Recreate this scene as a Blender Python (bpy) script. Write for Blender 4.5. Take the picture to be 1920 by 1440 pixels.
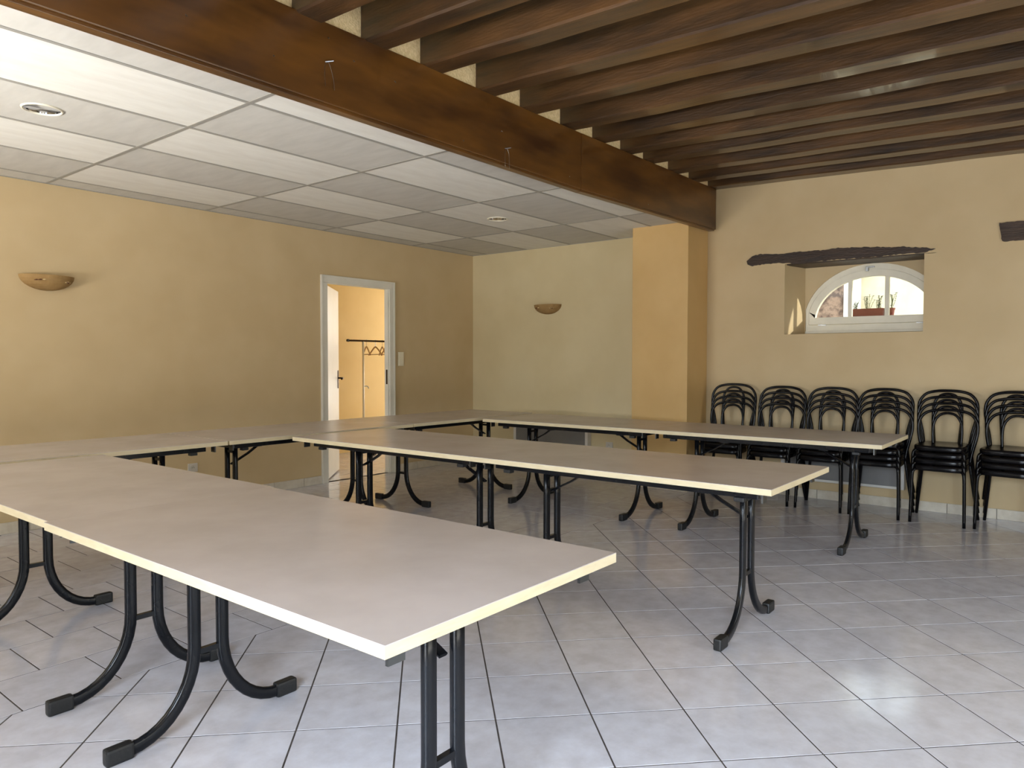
import bpy, bmesh, math, random
from mathutils import Vector, Matrix, Euler
random.seed(7)
scene = bpy.context.scene
for o in list(bpy.data.objects):
    bpy.data.objects.remove(o, do_unlink=True)
COL = scene.collection

# ------------------------------------------------------------------ camera
CAM_H = 1.24
YAW, PITCH, ROLL = math.radians(38.495), math.radians(-1.835), math.radians(0.057)
cam_d = bpy.data.cameras.new('camera')
cam_d.sensor_width = 36.0
cam_d.lens = 36.0 * 1362.5 / 1920.0
cam_d.clip_start, cam_d.clip_end = 0.02, 200
cam = bpy.data.objects.new('camera', cam_d)
COL.objects.link(cam)
fw = Vector((math.cos(PITCH) * math.cos(YAW), math.cos(PITCH) * math.sin(YAW), math.sin(PITCH)))
rt = fw.cross(Vector((0, 0, 1))).normalized()
up = rt.cross(fw)
c_, s_ = math.cos(ROLL), math.sin(ROLL)
rt, up = c_ * rt + s_ * up, -s_ * rt + c_ * up
cam.matrix_world = Matrix(((rt.x, up.x, -fw.x, 0), (rt.y, up.y, -fw.y, 0), (rt.z, up.z, -fw.z, CAM_H), (0, 0, 0, 1)))
scene.camera = cam

# ------------------------------------------------------------------ world, sun, window daylight and added fill lamps, exposure
world = bpy.data.worlds.new('sky')
scene.world = world
world.use_nodes = True
bg = world.node_tree.nodes['Background']
bg.inputs[0].default_value = (0.80, 0.90, 1.0, 1)
bg.inputs[1].default_value = 5.0


def light(name, kind, loc, target, energy, color, size=(1, 1), angle=None, spread=180):
    d = bpy.data.lights.new(name, kind)
    d.energy = energy
    d.color = color
    if kind == 'AREA':
        d.shape = 'RECTANGLE'
        d.size, d.size_y = size
        d.spread = math.radians(spread)
    if kind == 'SUN' and angle:
        d.angle = angle
    o = bpy.data.objects.new(name, d)
    o.location = loc
    o.rotation_euler = (Vector(target) - Vector(loc)).to_track_quat('-Z', 'Y').to_euler()
    COL.objects.link(o)
    return o


# low sun that grazes along the window wall and lights the courtyard
light('sun', 'SUN', (0, 0, 10), (-0.45, 1.0, 10 - 0.28), 6.0, (1.0, 0.93, 0.80), angle=0.02)
# fill lamps added outside made-up openings behind and right of the camera, sky tint downward and warm
# tint upward, and daylight through the far room's window
SKY, GLOW = (0.72, 0.85, 1.0), (1.0, 0.97, 0.92)
light('down_fill_rear_opening', 'AREA', (-1.70, -0.35, 1.55), (-0.70, -0.35, -0.1), 490, SKY, (2.3, 1.6), spread=130)
light('up_fill_rear_opening', 'AREA', (-1.85, -0.35, 0.45), (-0.2, 0.2, 2.4), 60, GLOW, (2.3, 0.9), spread=130)  # upward lamp added to brighten the ceiling and joists
light('down_fill_side_opening', 'AREA', (-1.70, 3.95, 1.75), (-0.60, 3.95, 0.2), 14, SKY, (1.9, 1.0), spread=130)
light('up_fill_side_opening', 'AREA', (-1.90, 3.95, 0.95), (0.2, 3.85, 2.5), 335, GLOW, (1.9, 0.7), spread=130)  # upward lamp added to brighten the ceiling at the left
light('down_fill_right_opening', 'AREA', (3.3, -3.15, 1.55), (3.3, -2.2, -0.1), 75, SKY, (3.0, 1.6), spread=130)
light('up_fill_right_opening', 'AREA', (3.3, -3.3, 0.45), (3.1, -1.6, 2.4), 75, GLOW, (3.0, 0.9), spread=130)  # upward lamp added at the invented right wall opening
light('daylight_far_room', 'AREA', (8.85, 7.05, 1.3), (4, 7.05, 0.9), 175, (1.0, 0.97, 0.92), (1.1, 1.9))
vs = scene.view_settings
vs.view_transform = 'Standard'
vs.look = 'None'
vs.gamma = 1.0
vs.use_curve_mapping = False
vs.exposure = -0.30
scene.cycles.use_denoising = True
scene.cycles.use_adaptive_sampling = True
scene.cycles.adaptive_threshold = 0.05
scene.cycles.adaptive_min_samples = 16
scene.cycles.max_bounces = 6
scene.cycles.diffuse_bounces = 4
scene.cycles.glossy_bounces = 3
scene.cycles.use_light_tree = False
scene.cycles.sample_clamp_indirect = 6.0
scene.cycles.caustics_reflective = False
scene.cycles.caustics_refractive = False

# ------------------------------------------------------------------ materials
MATS = {}


def srgb(r, g, b):
    f = lambda c: (c / 12.92 if c <= 0.04045 else ((c + 0.055) / 1.055) ** 2.4)
    return (f(r / 255), f(g / 255), f(b / 255), 1)


def mat(name, base, base2=None, rough=0.5, scale=4.0, stretch=(1, 1, 1), detail=3.0, lo=0.35, hi=0.65,
        bump=0.0, bump_scale=40.0, metal=0.0, spec=0.5, coat=0.0, rvar=0.0, rand=0.0, coat_rough=0.1):
    m = bpy.data.materials.new(name)
    m.use_nodes = True
    nt = m.node_tree
    p = nt.nodes['Principled BSDF']
    p.inputs['Roughness'].default_value = rough
    p.inputs['Metallic'].default_value = metal
    p.inputs['Specular IOR Level'].default_value = spec
    if coat:
        p.inputs['Coat Weight'].default_value = coat
        p.inputs['Coat Roughness'].default_value = coat_rough
    tc = nt.nodes.new('ShaderNodeTexCoord')
    mp = nt.nodes.new('ShaderNodeMapping')
    mp.inputs['Scale'].default_value = stretch
    nt.links.new(tc.outputs['Object'], mp.inputs['Vector'])
    vec = mp.outputs['Vector']
    oi = nt.nodes.new('ShaderNodeObjectInfo')
    if rand:
        add = nt.nodes.new('ShaderNodeVectorMath')
        add.operation = 'ADD'
        mul = nt.nodes.new('ShaderNodeMath')
        mul.operation = 'MULTIPLY'
        mul.inputs[1].default_value = 57.0
        nt.links.new(oi.outputs['Random'], mul.inputs[0])
        nt.links.new(vec, add.inputs[0])
        nt.links.new(mul.outputs[0], add.inputs[1])
        vec = add.outputs[0]
    n = nt.nodes.new('ShaderNodeTexNoise')
    n.inputs['Scale'].default_value = scale
    n.inputs['Detail'].default_value = detail
    n.inputs['Roughness'].default_value = 0.6
    nt.links.new(vec, n.inputs['Vector'])
    cr = nt.nodes.new('ShaderNodeValToRGB')
    cr.color_ramp.elements[0].position = lo
    cr.color_ramp.elements[1].position = hi
    cr.color_ramp.elements[0].color = base
    cr.color_ramp.elements[1].color = base2 or base
    nt.links.new(n.outputs['Fac'], cr.inputs['Fac'])
    col = cr.outputs['Color']
    if rand:
        hs = nt.nodes.new('ShaderNodeHueSaturation')
        mr = nt.nodes.new('ShaderNodeMapRange')
        mr.inputs['To Min'].default_value = 1 - rand
        mr.inputs['To Max'].default_value = 1 + rand
        nt.links.new(oi.outputs['Random'], mr.inputs['Value'])
        nt.links.new(mr.outputs['Result'], hs.inputs['Value'])
        nt.links.new(col, hs.inputs['Color'])
        col = hs.outputs['Color']
    nt.links.new(col, p.inputs['Base Color'])
    if bump or rvar:
        n2 = nt.nodes.new('ShaderNodeTexNoise')
        n2.inputs['Scale'].default_value = bump_scale
        n2.inputs['Detail'].default_value = 1.5
        nt.links.new(vec, n2.inputs['Vector'])
        if bump:
            b = nt.nodes.new('ShaderNodeBump')
            b.inputs['Strength'].default_value = bump
            b.inputs['Distance'].default_value = 0.01
            nt.links.new(n2.outputs['Fac'], b.inputs['Height'])
            nt.links.new(b.outputs['Normal'], p.inputs['Normal'])
        if rvar:
            mr2 = nt.nodes.new('ShaderNodeMapRange')
            mr2.inputs['To Min'].default_value = max(0.02, rough - rvar)
            mr2.inputs['To Max'].default_value = min(1, rough + rvar)
            nt.links.new(n2.outputs['Fac'], mr2.inputs['Value'])
            nt.links.new(mr2.outputs['Result'], p.inputs['Roughness'])
    MATS[name] = m
    return m


def glass_mat(name):
    m = bpy.data.materials.new(name)
    m.use_nodes = True
    nt = m.node_tree
    nt.nodes.remove(nt.nodes['Principled BSDF'])
    out = nt.nodes['Material Output']
    t = nt.nodes.new('ShaderNodeBsdfTransparent')
    t.inputs[0].default_value = (0.96, 0.98, 0.97, 1)
    g = nt.nodes.new('ShaderNodeBsdfGlossy')
    g.inputs['Roughness'].default_value = 0.02
    lw = nt.nodes.new('ShaderNodeLayerWeight')
    pw = nt.nodes.new('ShaderNodeMath')
    pw.operation = 'POWER'
    pw.inputs[1].default_value = 5.0
    fr = nt.nodes.new('ShaderNodeMath')
    fr.operation = 'MULTIPLY_ADD'
    fr.inputs[1].default_value = 0.9
    fr.inputs[2].default_value = 0.04
    nt.links.new(lw.outputs['Facing'], pw.inputs[0])
    nt.links.new(pw.outputs[0], fr.inputs[0])
    mx = nt.nodes.new('ShaderNodeMixShader')
    nt.links.new(fr.outputs[0], mx.inputs[0])
    nt.links.new(t.outputs[0], mx.inputs[1])
    nt.links.new(g.outputs[0], mx.inputs[2])
    nt.links.new(mx.outputs[0], out.inputs[0])
    MATS[name] = m


WALLC = srgb(206, 181, 136)
mat('wall_paint', srgb(203, 181, 142), srgb(196, 173, 133), rough=0.62, scale=1.6, spec=0.3)
mat('alcove_pale', srgb(214, 199, 160), srgb(207, 191, 151), rough=0.6, scale=1.6, spec=0.3)  # paler tone than wall_paint, for the wall left of the pillar
mat('pillar_paint', srgb(206, 172, 116), srgb(199, 164, 107), rough=0.5, scale=2.0, spec=0.35)
mat('yellow_paint', srgb(236, 205, 140), srgb(230, 198, 132), rough=0.6, scale=1.5, spec=0.3)
mat('infill_plaster', srgb(232, 210, 165), srgb(212, 188, 140), rough=0.9, scale=60, bump=0.5, bump_scale=140, spec=0.1)
mat('white_paint', srgb(226, 222, 210), srgb(218, 214, 200), rough=0.35, scale=3)
mat('frame_white', srgb(238, 232, 212), srgb(228, 222, 202), rough=0.4, scale=5)
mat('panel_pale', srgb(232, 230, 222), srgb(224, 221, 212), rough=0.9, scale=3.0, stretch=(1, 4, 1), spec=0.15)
mat('panel_grey', srgb(205, 202, 194), srgb(196, 193, 185), rough=0.9, scale=3.0, stretch=(4, 1, 1), spec=0.15)  # greyer copy: sheen of crosswise-turned panels put into the colour
mat('rail_grey', srgb(152, 149, 141), rough=0.5)
mat('beam_wood', srgb(106, 68, 24), srgb(60, 34, 12), rough=0.34, scale=2.2, stretch=(0.7, 5, 3.2), bump=0.05, bump_scale=18, coat=0.25, coat_rough=0.25, lo=0.3, hi=0.7)
mat('joist_wood', srgb(88, 60, 31), srgb(32, 22, 13), rough=0.42, scale=2.6, stretch=(6, 0.6, 4), bump=0.2, bump_scale=26, coat=0.62, coat_rough=0.09, lo=0.3, hi=0.72, rand=0.16)
mat('lintel_wood', srgb(62, 42, 26), srgb(34, 22, 13), rough=0.5, scale=6, stretch=(1, 0.8, 6), bump=0.5, bump_scale=30, lo=0.3, hi=0.7)
mat('lintel_wood_grey', srgb(84, 68, 56), srgb(44, 33, 26), rough=0.65, scale=6, stretch=(1, 0.8, 8), bump=0.5, bump_scale=30, lo=0.3, hi=0.7)
mat('tile', srgb(204, 202, 208), srgb(188, 184, 188), rough=0.13, scale=11.0, detail=6, lo=0.35, hi=0.68, bump_scale=45, rvar=0.05, rand=0.03, spec=0.5)
mat('grout', srgb(84, 78, 74), srgb(68, 62, 58), rough=0.95, scale=20, spec=0.1)
mat('skirting_tile', srgb(214, 206, 190), srgb(200, 190, 172), rough=0.3, scale=12, rand=0.03)
mat('laminate', srgb(192, 181, 177), srgb(182, 171, 166), rough=0.27, scale=3.0, detail=4, spec=0.5)
mat('edge_band', srgb(208, 195, 163), srgb(196, 180, 144), rough=0.45, scale=12, stretch=(1, 1, 6), lo=0.3, hi=0.75)
mat('black_steel', srgb(20, 21, 24), srgb(15, 16, 19), rough=0.2, scale=8, spec=0.25)
mat('black_plastic', srgb(20, 21, 22), srgb(15, 16, 17), rough=0.5, scale=20, bump=0.1, bump_scale=120)
mat('chair_black', srgb(16, 14, 16), srgb(11, 10, 12), rough=0.2, scale=10, spec=0.2)
mat('sconce_plaster', srgb(158, 128, 84), srgb(142, 112, 70), rough=0.75, scale=9, bump=0.15, bump_scale=50, spec=0.2)
mat('sconce_relief', srgb(214, 190, 140), srgb(90, 50, 24), rough=0.7, scale=40, lo=0.45, hi=0.55)
mat('chrome', srgb(225, 225, 228), rough=0.05, metal=1.0)
mat('zinc', srgb(150, 152, 152), rough=0.3, metal=1.0)
mat('bracket_steel', srgb(92, 94, 94), rough=0.35, metal=1.0)
mat('heater_white', srgb(214, 210, 202), rough=0.45)
mat('heater_grey', srgb(120, 118, 116), srgb(112, 110, 108), rough=0.5, scale=3)
mat('switch_white', srgb(232, 222, 196), rough=0.4)
mat('socket_grey', srgb(205, 200, 190), rough=0.4)
mat('dark_hole', srgb(40, 36, 34), rough=0.8)
mat('brass_dark', srgb(70, 52, 36), rough=0.35, metal=0.8)
mat('hanger_wood', srgb(190, 150, 92), srgb(150, 110, 62), rough=0.4, scale=8, stretch=(1, 1, 6))
mat('terracotta', srgb(112, 50, 42), srgb(96, 42, 34), rough=0.8, scale=8)
mat('leaf', srgb(58, 76, 36), srgb(80, 100, 50), rough=0.6, scale=20)
mat('flower', srgb(104, 92, 124), srgb(80, 72, 96), rough=0.6, scale=30)
mat('stone_wall', srgb(150, 124, 106), srgb(84, 66, 58), rough=0.9, scale=9, bump=0.8, bump_scale=12, lo=0.4, hi=0.6)
mat('render_wall', srgb(238, 226, 196), srgb(226, 212, 178), rough=0.9, scale=2.5, bump=0.2, bump_scale=20)
mat('white_wall', srgb(244, 242, 236), rough=0.85)
mat('gravel', srgb(222, 214, 196), srgb(200, 190, 170), rough=0.95, scale=30, bump=0.5, bump_scale=60)
glass_mat('glass')
M = MATS


# ------------------------------------------------------------------ mesh helpers
def tag(o, label=None, cat=None, group=None, kind=None):
    if label:
        o['label'] = label
    if cat:
        o['category'] = cat
    if group:
        o['group'] = group
    if kind:
        o['kind'] = kind
    return o


def empty(name, loc=(0, 0, 0), rz=0.0):
    o = bpy.data.objects.new(name, None)
    o.location = loc
    o.rotation_euler = (0, 0, rz)
    COL.objects.link(o)
    return o


class MB:
    def __init__(self):
        self.v, self.f = [], []

    def add(self, vs, fs):
        k = len(self.v)
        self.v += [tuple(p) for p in vs]
        self.f += [tuple(i + k for i in q) for q in fs]
        return self

    def box(self, a, b):
        x0, y0, z0 = (min(a[i], b[i]) for i in range(3))
        x1, y1, z1 = (max(a[i], b[i]) for i in range(3))
        return self.add([(x0, y0, z0), (x1, y0, z0), (x1, y1, z0), (x0, y1, z0), (x0, y0, z1), (x1, y0, z1), (x1, y1, z1), (x0, y1, z1)],
                        [(0, 3, 2, 1), (4, 5, 6, 7), (0, 1, 5, 4), (1, 2, 6, 5), (2, 3, 7, 6), (3, 0, 4, 7)])

    def prism(self, pts, off):
        """polygon (3-D points) extruded by vector off"""
        n = len(pts)
        a = [Vector(p) for p in pts]
        b = [p + Vector(off) for p in a]
        fs = [tuple(range(n))[::-1], tuple(range(n, 2 * n))]
        fs += [(i, (i + 1) % n, n + (i + 1) % n, n + i) for i in range(n)]
        return self.add(a + b, fs)

    def ring(self, outer, inner, off):
        """band between two closed outlines of equal count, extruded by off"""
        n = len(outer)
        o0 = [Vector(p) for p in outer]
        i0 = [Vector(p) for p in inner]
        d = Vector(off)
        vs = o0 + i0 + [p + d for p in o0] + [p + d for p in i0]
        fs = []
        for k in range(n):
            j = (k + 1) % n
            fs += [(k, j, n + j, n + k), (2 * n + k, 3 * n + k, 3 * n + j, 2 * n + j),
                   (k, 2 * n + k, 2 * n + j, j), (n + k, n + j, 3 * n + j, 3 * n + k)]
        return self.add(vs, fs)

    def sweep(self, path, sect, closed=False, nrm=None, scale=None):
        """sect: list of (a,b) offsets along (side, normal)"""
        P = [Vector(p) for p in path]
        n, m = len(P), len(sect)
        T = []
        for i in range(n):
            if closed:
                t = P[(i + 1) % n] - P[i - 1]
            else:
                t = P[min(i + 1, n - 1)] - P[max(i - 1, 0)]
            T.append(t.normalized())
        N = Vector(nrm) if nrm else (Vector((0, 0, 1)) if abs(T[0].z) < 0.9 else Vector((1, 0, 0)))
        vs = []
        for i in range(n):
            if nrm is None or True:
                N = (N - T[i] * N.dot(T[i])).normalized()
            S = T[i].cross(N)
            k = scale[i] if scale else 1
            for a, b in sect:
                vs.append(P[i] + S * a * k + N * b * k)
        fs = []
        for i in range(n if closed else n - 1):
            i2 = (i + 1) % n
            for j in range(m):
                j2 = (j + 1) % m
                fs.append((i * m + j, i * m + j2, i2 * m + j2, i2 * m + j))
        if not closed:
            fs += [tuple(range(m))[::-1], tuple((n - 1) * m + j for j in range(m))]
        return self.add(vs, fs)

    def tube(self, path, r, seg=8, closed=False, nrm=None):
        return self.sweep(path, [(r * math.cos(2 * math.pi * k / seg), r * math.sin(2 * math.pi * k / seg)) for k in range(seg)], closed, nrm)

    def lathe(self, prof, center=(0, 0, 0), seg=24, a0=0.0, a1=2 * math.pi, sx=1.0, sy=1.0):
        full = abs(a1 - a0 - 2 * math.pi) < 1e-6
        n = seg if full else seg + 1
        c = Vector(center)
        vs = []
        for r, z in prof:
            for k in range(n):
                a = a0 + (a1 - a0) * k / seg
                vs.append(c + Vector((r * math.cos(a) * sx, r * math.sin(a) * sy, z)))
        fs = []
        for i in range(len(prof) - 1):
            for k in range(seg):
                k2 = (k + 1) % n
                fs.append((i * n + k, i * n + k2, (i + 1) * n + k2, (i + 1) * n + k))
        return self.add(vs, fs)

    def mesh(self, name, material, bevel=0.0, smooth=False, segs=2):
        me = bpy.data.meshes.new(name)
        me.from_pydata(self.v, [], self.f)
        bm = bmesh.new()
        bm.from_mesh(me)
        bmesh.ops.recalc_face_normals(bm, faces=bm.faces)
        if bevel:
            es = [e for e in bm.edges if len(e.link_faces) == 2 and e.calc_face_angle(0) > 0.7]
            bmesh.ops.bevel(bm, geom=es, offset=bevel, segments=segs, affect='EDGES', profile=0.6)
        bm.to_mesh(me)
        bm.free()
        if smooth:
            for p in me.polygons:
                p.use_smooth = True
        me.materials.append(material)
        return me

    def build(self, name, material, parent=None, bevel=0.0, smooth=False, segs=2):
        o = bpy.data.objects.new(name, self.mesh(name, material, bevel, smooth, segs))
        COL.objects.link(o)
        if parent:
            o.parent = parent
        return o


def link_mesh(name, me, parent, loc=(0, 0, 0), rz=0.0):
    o = bpy.data.objects.new(name, me)
    o.location = loc
    o.rotation_euler = (0, 0, rz)
    COL.objects.link(o)
    if parent:
        o.parent = parent
    return o


def copy_tree(o, parent=None):
    c = o.copy()
    COL.objects.link(c)
    c.parent = parent
    for ch in list(o.children):
        copy_tree(ch, c)
    return c


def round_rect(w, h, r, seg=3):
    pts = []
    for cx, cy, a0 in ((w / 2 - r, h / 2 - r, 0), (-w / 2 + r, h / 2 - r, 90), (-w / 2 + r, -h / 2 + r, 180), (w / 2 - r, -h / 2 + r, 270)):
        for k in range(seg + 1):
            a = math.radians(a0 + 90 * k / seg)
            pts.append((cx + r * math.cos(a), cy + r * math.sin(a)))
    return pts


def catmull(pts, n=6, closed=False):
    P = [Vector(p) for p in pts]
    out = []
    m = len(P)
    for i in range(m if closed else m - 1):
        p0 = P[i - 1] if (closed or i > 0) else P[0] * 2 - P[1]
        p1, p2 = P[i], P[(i + 1) % m]
        p3 = P[(i + 2) % m] if (closed or i + 2 < m) else P[-1] * 2 - P[-2]
        for k in range(n):
            t = k / n
            out.append(0.5 * ((2 * p1) + (p2 - p0) * t + (2 * p0 - 5 * p1 + 4 * p2 - p3) * t * t + (3 * p1 - p0 - 3 * p2 + p3) * t ** 3))
    if not closed:
        out.append(P[-1])
    return out


def clip_poly(poly, x0, y0, x1, y1):
    def cut(ps, f, inter):
        r = []
        for i in range(len(ps)):
            a, b = ps[i - 1], ps[i]
            fa, fb = f(a), f(b)
            if fb >= 0:
                if fa < 0:
                    r.append(inter(a, b, fa, fb))
                r.append(b)
            elif fa >= 0:
                r.append(inter(a, b, fa, fb))
        return r
    it = lambda a, b, fa, fb: (a[0] + (b[0] - a[0]) * fa / (fa - fb), a[1] + (b[1] - a[1]) * fa / (fa - fb))
    for f in (lambda p: p[0] - x0, lambda p: x1 - p[0], lambda p: p[1] - y0, lambda p: y1 - p[1]):
        poly = cut(poly, f, it)
        if len(poly) < 3:
            return []
    return poly


def area(p):
    return 0.5 * abs(sum(p[i - 1][0] * p[i][1] - p[i][0] * p[i - 1][1] for i in range(len(p))))


# ------------------------------------------------------------------ room measures
X0, X1 = -1.45, 6.82          # wall behind the camera, window wall
Y0, Y1 = -2.9, 6.04           # unseen right wall, wall with the door
BEAM_Y = 2.869
CZ = 2.54                     # suspended ceiling
SPLIT_Y = 2.93                # change of tile pattern, under the beam
FAR_Y1, FAR_X0, FAR_X1 = 7.82, 4.1, 8.6
PT = 0.055                     # thickness of the partition with the door
WIN_X = 7.17                  # plane of the arched window
OUT_X = 7.42


def struct(o):
    o['kind'] = 'structure'
    return o


# ---------------- floors
def tile_mesh(pts, name='tile', inset=0.0030, cham=0.0004, th=0.008):
    cx = sum(p[0] for p in pts) / len(pts)
    cy = sum(p[1] for p in pts) / len(pts)

    def shrink(d):
        r = []
        for x, y in pts:
            v = Vector((x - cx, y - cy))
            L = max(v.length, 1e-6)
            r.append((x - v.x / L * d * 1.414, y - v.y / L * d * 1.414))
        return r
    a, b = shrink(inset), shrink(inset + cham)
    n = len(pts)
    vs = [(x - cx, y - cy, -th) for x, y in a] + [(x - cx, y - cy, -cham) for x, y in a] + [(x - cx, y - cy, 0) for x, y in b]
    fs = [tuple(range(2 * n, 3 * n))]
    for k in range(n):
        j = (k + 1) % n
        fs += [(k, j, n + j, n + k), (n + k, n + j, 2 * n + j, 2 * n + k)]
    return vs, fs, (cx, cy)


def in_view(x, y, margin=0.10):
    a = math.atan2(y, x) - YAW
    return abs(a) < math.radians(35.5) + margin and x * math.cos(YAW) + y * math.sin(YAW) > 1.6


def lay_tiles(parent, polys):
    """visible tiles one by one (shared mesh for whole tiles), the rest joined"""
    cache, rest, n = {}, MB(), 0
    polys = sorted(polys, key=lambda q: sum((p[0] ** 2 + p[1] ** 2) for p in q[0]) / len(q[0]))
    for poly, key in polys:
        vs, fs, (cx, cy) = tile_mesh(poly)
        if n < 290 and any(in_view(*p) for p in poly):
            n += 1
            if key and key in cache:
                me = cache[key]
            else:
                mb = MB()
                mb.add(vs, fs)
                me = mb.mesh('tile', M['tile'])
                if key:
                    cache[key] = me
            link_mesh('tile', me, parent, (cx, cy, 0))
        else:
            rest.add([(x + cx, y + cy, z) for x, y, z in vs], fs)
    if rest.v:
        o = rest.build('tile_remainder', M['tile'], parent)
        o['kind'] = 'stuff'


floor_d = struct(MB().box((X0, Y0, -0.12), (X1, SPLIT_Y, -0.0013)).build('floor', M['grout']))
tag(floor_d, 'pale grey ceramic floor tiles laid diagonally, right of the beam line')
P = []
U = 0.2376
for i in range(-32, 40):
    for j in range(-32, 40):
        if (i + j) % 2:
            continue
        cx, cy = 2.852 + U * i, 0.633 + U * (j + 1)
        q = [(cx - U, cy), (cx, cy - U), (cx + U, cy), (cx, cy + U)]
        c = clip_poly(q, X0, Y0, X1, SPLIT_Y)
        if c and area(c) > 0.0025:
            P.append((c, 'whole' if abs(area(c) - 2 * U * U) < 1e-6 else None))
lay_tiles(floor_d, P)
floor_l = struct(MB().box((X0, SPLIT_Y, -0.12), (X1, Y1 + PT, -0.0013)).box((FAR_X0, Y1 + PT, -0.12), (FAR_X1, FAR_Y1, -0.0013)).build('floor', M['grout']))
tag(floor_l, 'pale ceramic floor tiles laid in staggered rows, left of the beam line')
P = []
TY, TX = 0.3405, 0.3343
for r in range(0, 15):
    for k in range(-12, 30):
        x = 1.24 + TX * k - (TX / 2 if r % 2 else 0)
        y = SPLIT_Y + TY * r
        q = [(x, y), (x + TX, y), (x + TX, y + TY), (x, y + TY)]
        for reg in ((X0, SPLIT_Y, X1, Y1), (4.6, Y1, 5.42, Y1 + PT), (FAR_X0, Y1 + PT, FAR_X1, FAR_Y1)):
            c = clip_poly(q, *reg)
            if c and area(c) > 0.0025:
                P.append((c, 'whole' if abs(area(c) - TX * TY) < 1e-6 else None))
lay_tiles(floor_l, P)


# ---------------- walls
def wall_cells(mb, mapf, u0, u1, v0, v1, holes, d0, d1):
    us = sorted({u0, u1, *[h[0] for h in holes], *[h[2] for h in holes]})
    vs_ = sorted({v0, v1, *[h[1] for h in holes], *[h[3] for h in holes]})
    for a, b in zip(us, us[1:]):
        for c, d in zip(vs_, vs_[1:]):
            if any(h[0] <= (a + b) / 2 <= h[2] and h[1] <= (c + d) / 2 <= h[3] for h in holes):
                continue
            mb.box(mapf(a, c, d0), mapf(b, d, d1))
    return mb


WTOP = 3.10
DOOR = (4.58, 0.0, 5.43, 2.035)
mb = wall_cells(MB(), lambda u, v, d: (u, d, v), X0 - 0.2, FAR_X1, -0.1, WTOP, [DOOR], Y1, Y1 + PT)
wall_left = struct(mb.build('wall_left', M['wall_paint']))
tag(wall_left, 'long beige painted wall with the open white door')

# window wall: inner layer with rectangular recesses, outer layer with arched openings
WIN_C = 1.55
WINS = [0.0, -1.98]            # second, identical window lies just right of the frame
REC = (0.965, 1.485, 2.217, 2.13)
mb = MB()
wall_cells(mb, lambda u, v, d: (d, u, v), Y0 - 0.2, Y1 + PT, -0.1, WTOP, [(REC[0] + s, REC[1], REC[2] + s, REC[3]) for s in WINS], X1, WIN_X)
for s in WINS:
    mb.prism([(X1, 2.217 + s, REC[1]), (WIN_X, 2.217 + s, REC[1]), (WIN_X, 2.137 + s, REC[1])], (0, 0, REC[3] - REC[1]))
    mb.prism([(X1, 0.965 + s, REC[1]), (X1, 1.087 + s, REC[1]), (WIN_X, 0.965 + s, REC[1])], (0, 0, REC[3] - REC[1]))


def arch(a, b, zc, zb, clipa, n=28, s=0.0):
    """closed outline (y, z): elliptic arch clipped to |dy|<=clipa, straight down to zb"""
    pts = [(clipa, zb)]
    for k in range(n + 1):
        t = math.pi * k / n
        dy, dz = a * math.cos(t), b * math.sin(t)
        dy = max(-clipa, min(clipa, dy))
        if abs(dy) >= clipa - 1e-9:
            dz = b * math.sqrt(max(0, 1 - (clipa / a) ** 2)) * min(1, 1)
        pts.append((dy, zc + dz))
    pts.append((-clipa, zb))
    return [(WIN_C + s + y, z) for y, z in pts]


OUTER = dict(a=0.60, b=0.522, zc=1.60, zb=1.503, clipa=0.582)
SASH = dict(a=0.566, b=0.470, zc=1.60, zb=1.579, clipa=0.553)
GLAZ = dict(a=0.500, b=0.408, zc=1.60, zb=1.648, clipa=0.497)


def to_rect(pts, y0, z0, y1, z1, c):
    """push each outline point out from centre c to the rectangle"""
    r = []
    for y, z in pts:
        dy, dz = y - c[0], z - c[1]
        ks = []
        if dy > 1e-9: ks.append((y1 - c[0]) / dy)
        if dy < -1e-9: ks.append((y0 - c[0]) / dy)
        if dz > 1e-9: ks.append((z1 - c[1]) / dz)
        if dz < -1e-9: ks.append((z0 - c[1]) / dz)
        k = min(ks)
        r.append((c[0] + dy * k, c[1] + dz * k))
    return r


lim = [Y0 - 0.2, (WINS[0] + WINS[1]) / 2 + WIN_C, Y1 + PT]
for s, ya, yb in ((WINS[0], lim[1], lim[2]), (WINS[1], lim[0], lim[1])):
    o_ = arch(**OUTER, s=s)
    ctr = (WIN_C + s, 1.75)
    ry0, ry1 = WIN_C + s - 0.9, WIN_C + s + 0.9
    r_ = to_rect(o_, ry0, 1.2, ry1, 2.4, ctr)
    mb.ring([(WIN_X, y, z) for y, z in r_], [(WIN_X, y, z) for y, z in o_], (OUT_X - WIN_X, 0, 0))
    # corner fillers between the pushed outline and the rectangle are covered by the cells around it
    wall_cells(mb, lambda u, v, d: (d, u, v), ya, yb, -0.1, WTOP, [(ry0 + 0.13, 1.33, ry1 - 0.13, 2.27)], WIN_X + 0.001, OUT_X - 0.001)
wall_back = struct(mb.build('wall_back', M['wall_paint']))
tag(wall_back, 'beige plaster wall with the deep arched window recess')

tag(struct(MB().box((X1 - 0.010, 3.553, 0.0), (X1 + 0.001, Y1, CZ)).build('wall_alcove', M['alcove_pale'])), 'thin paler layer on the back wall between the corner and the pillar')
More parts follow.
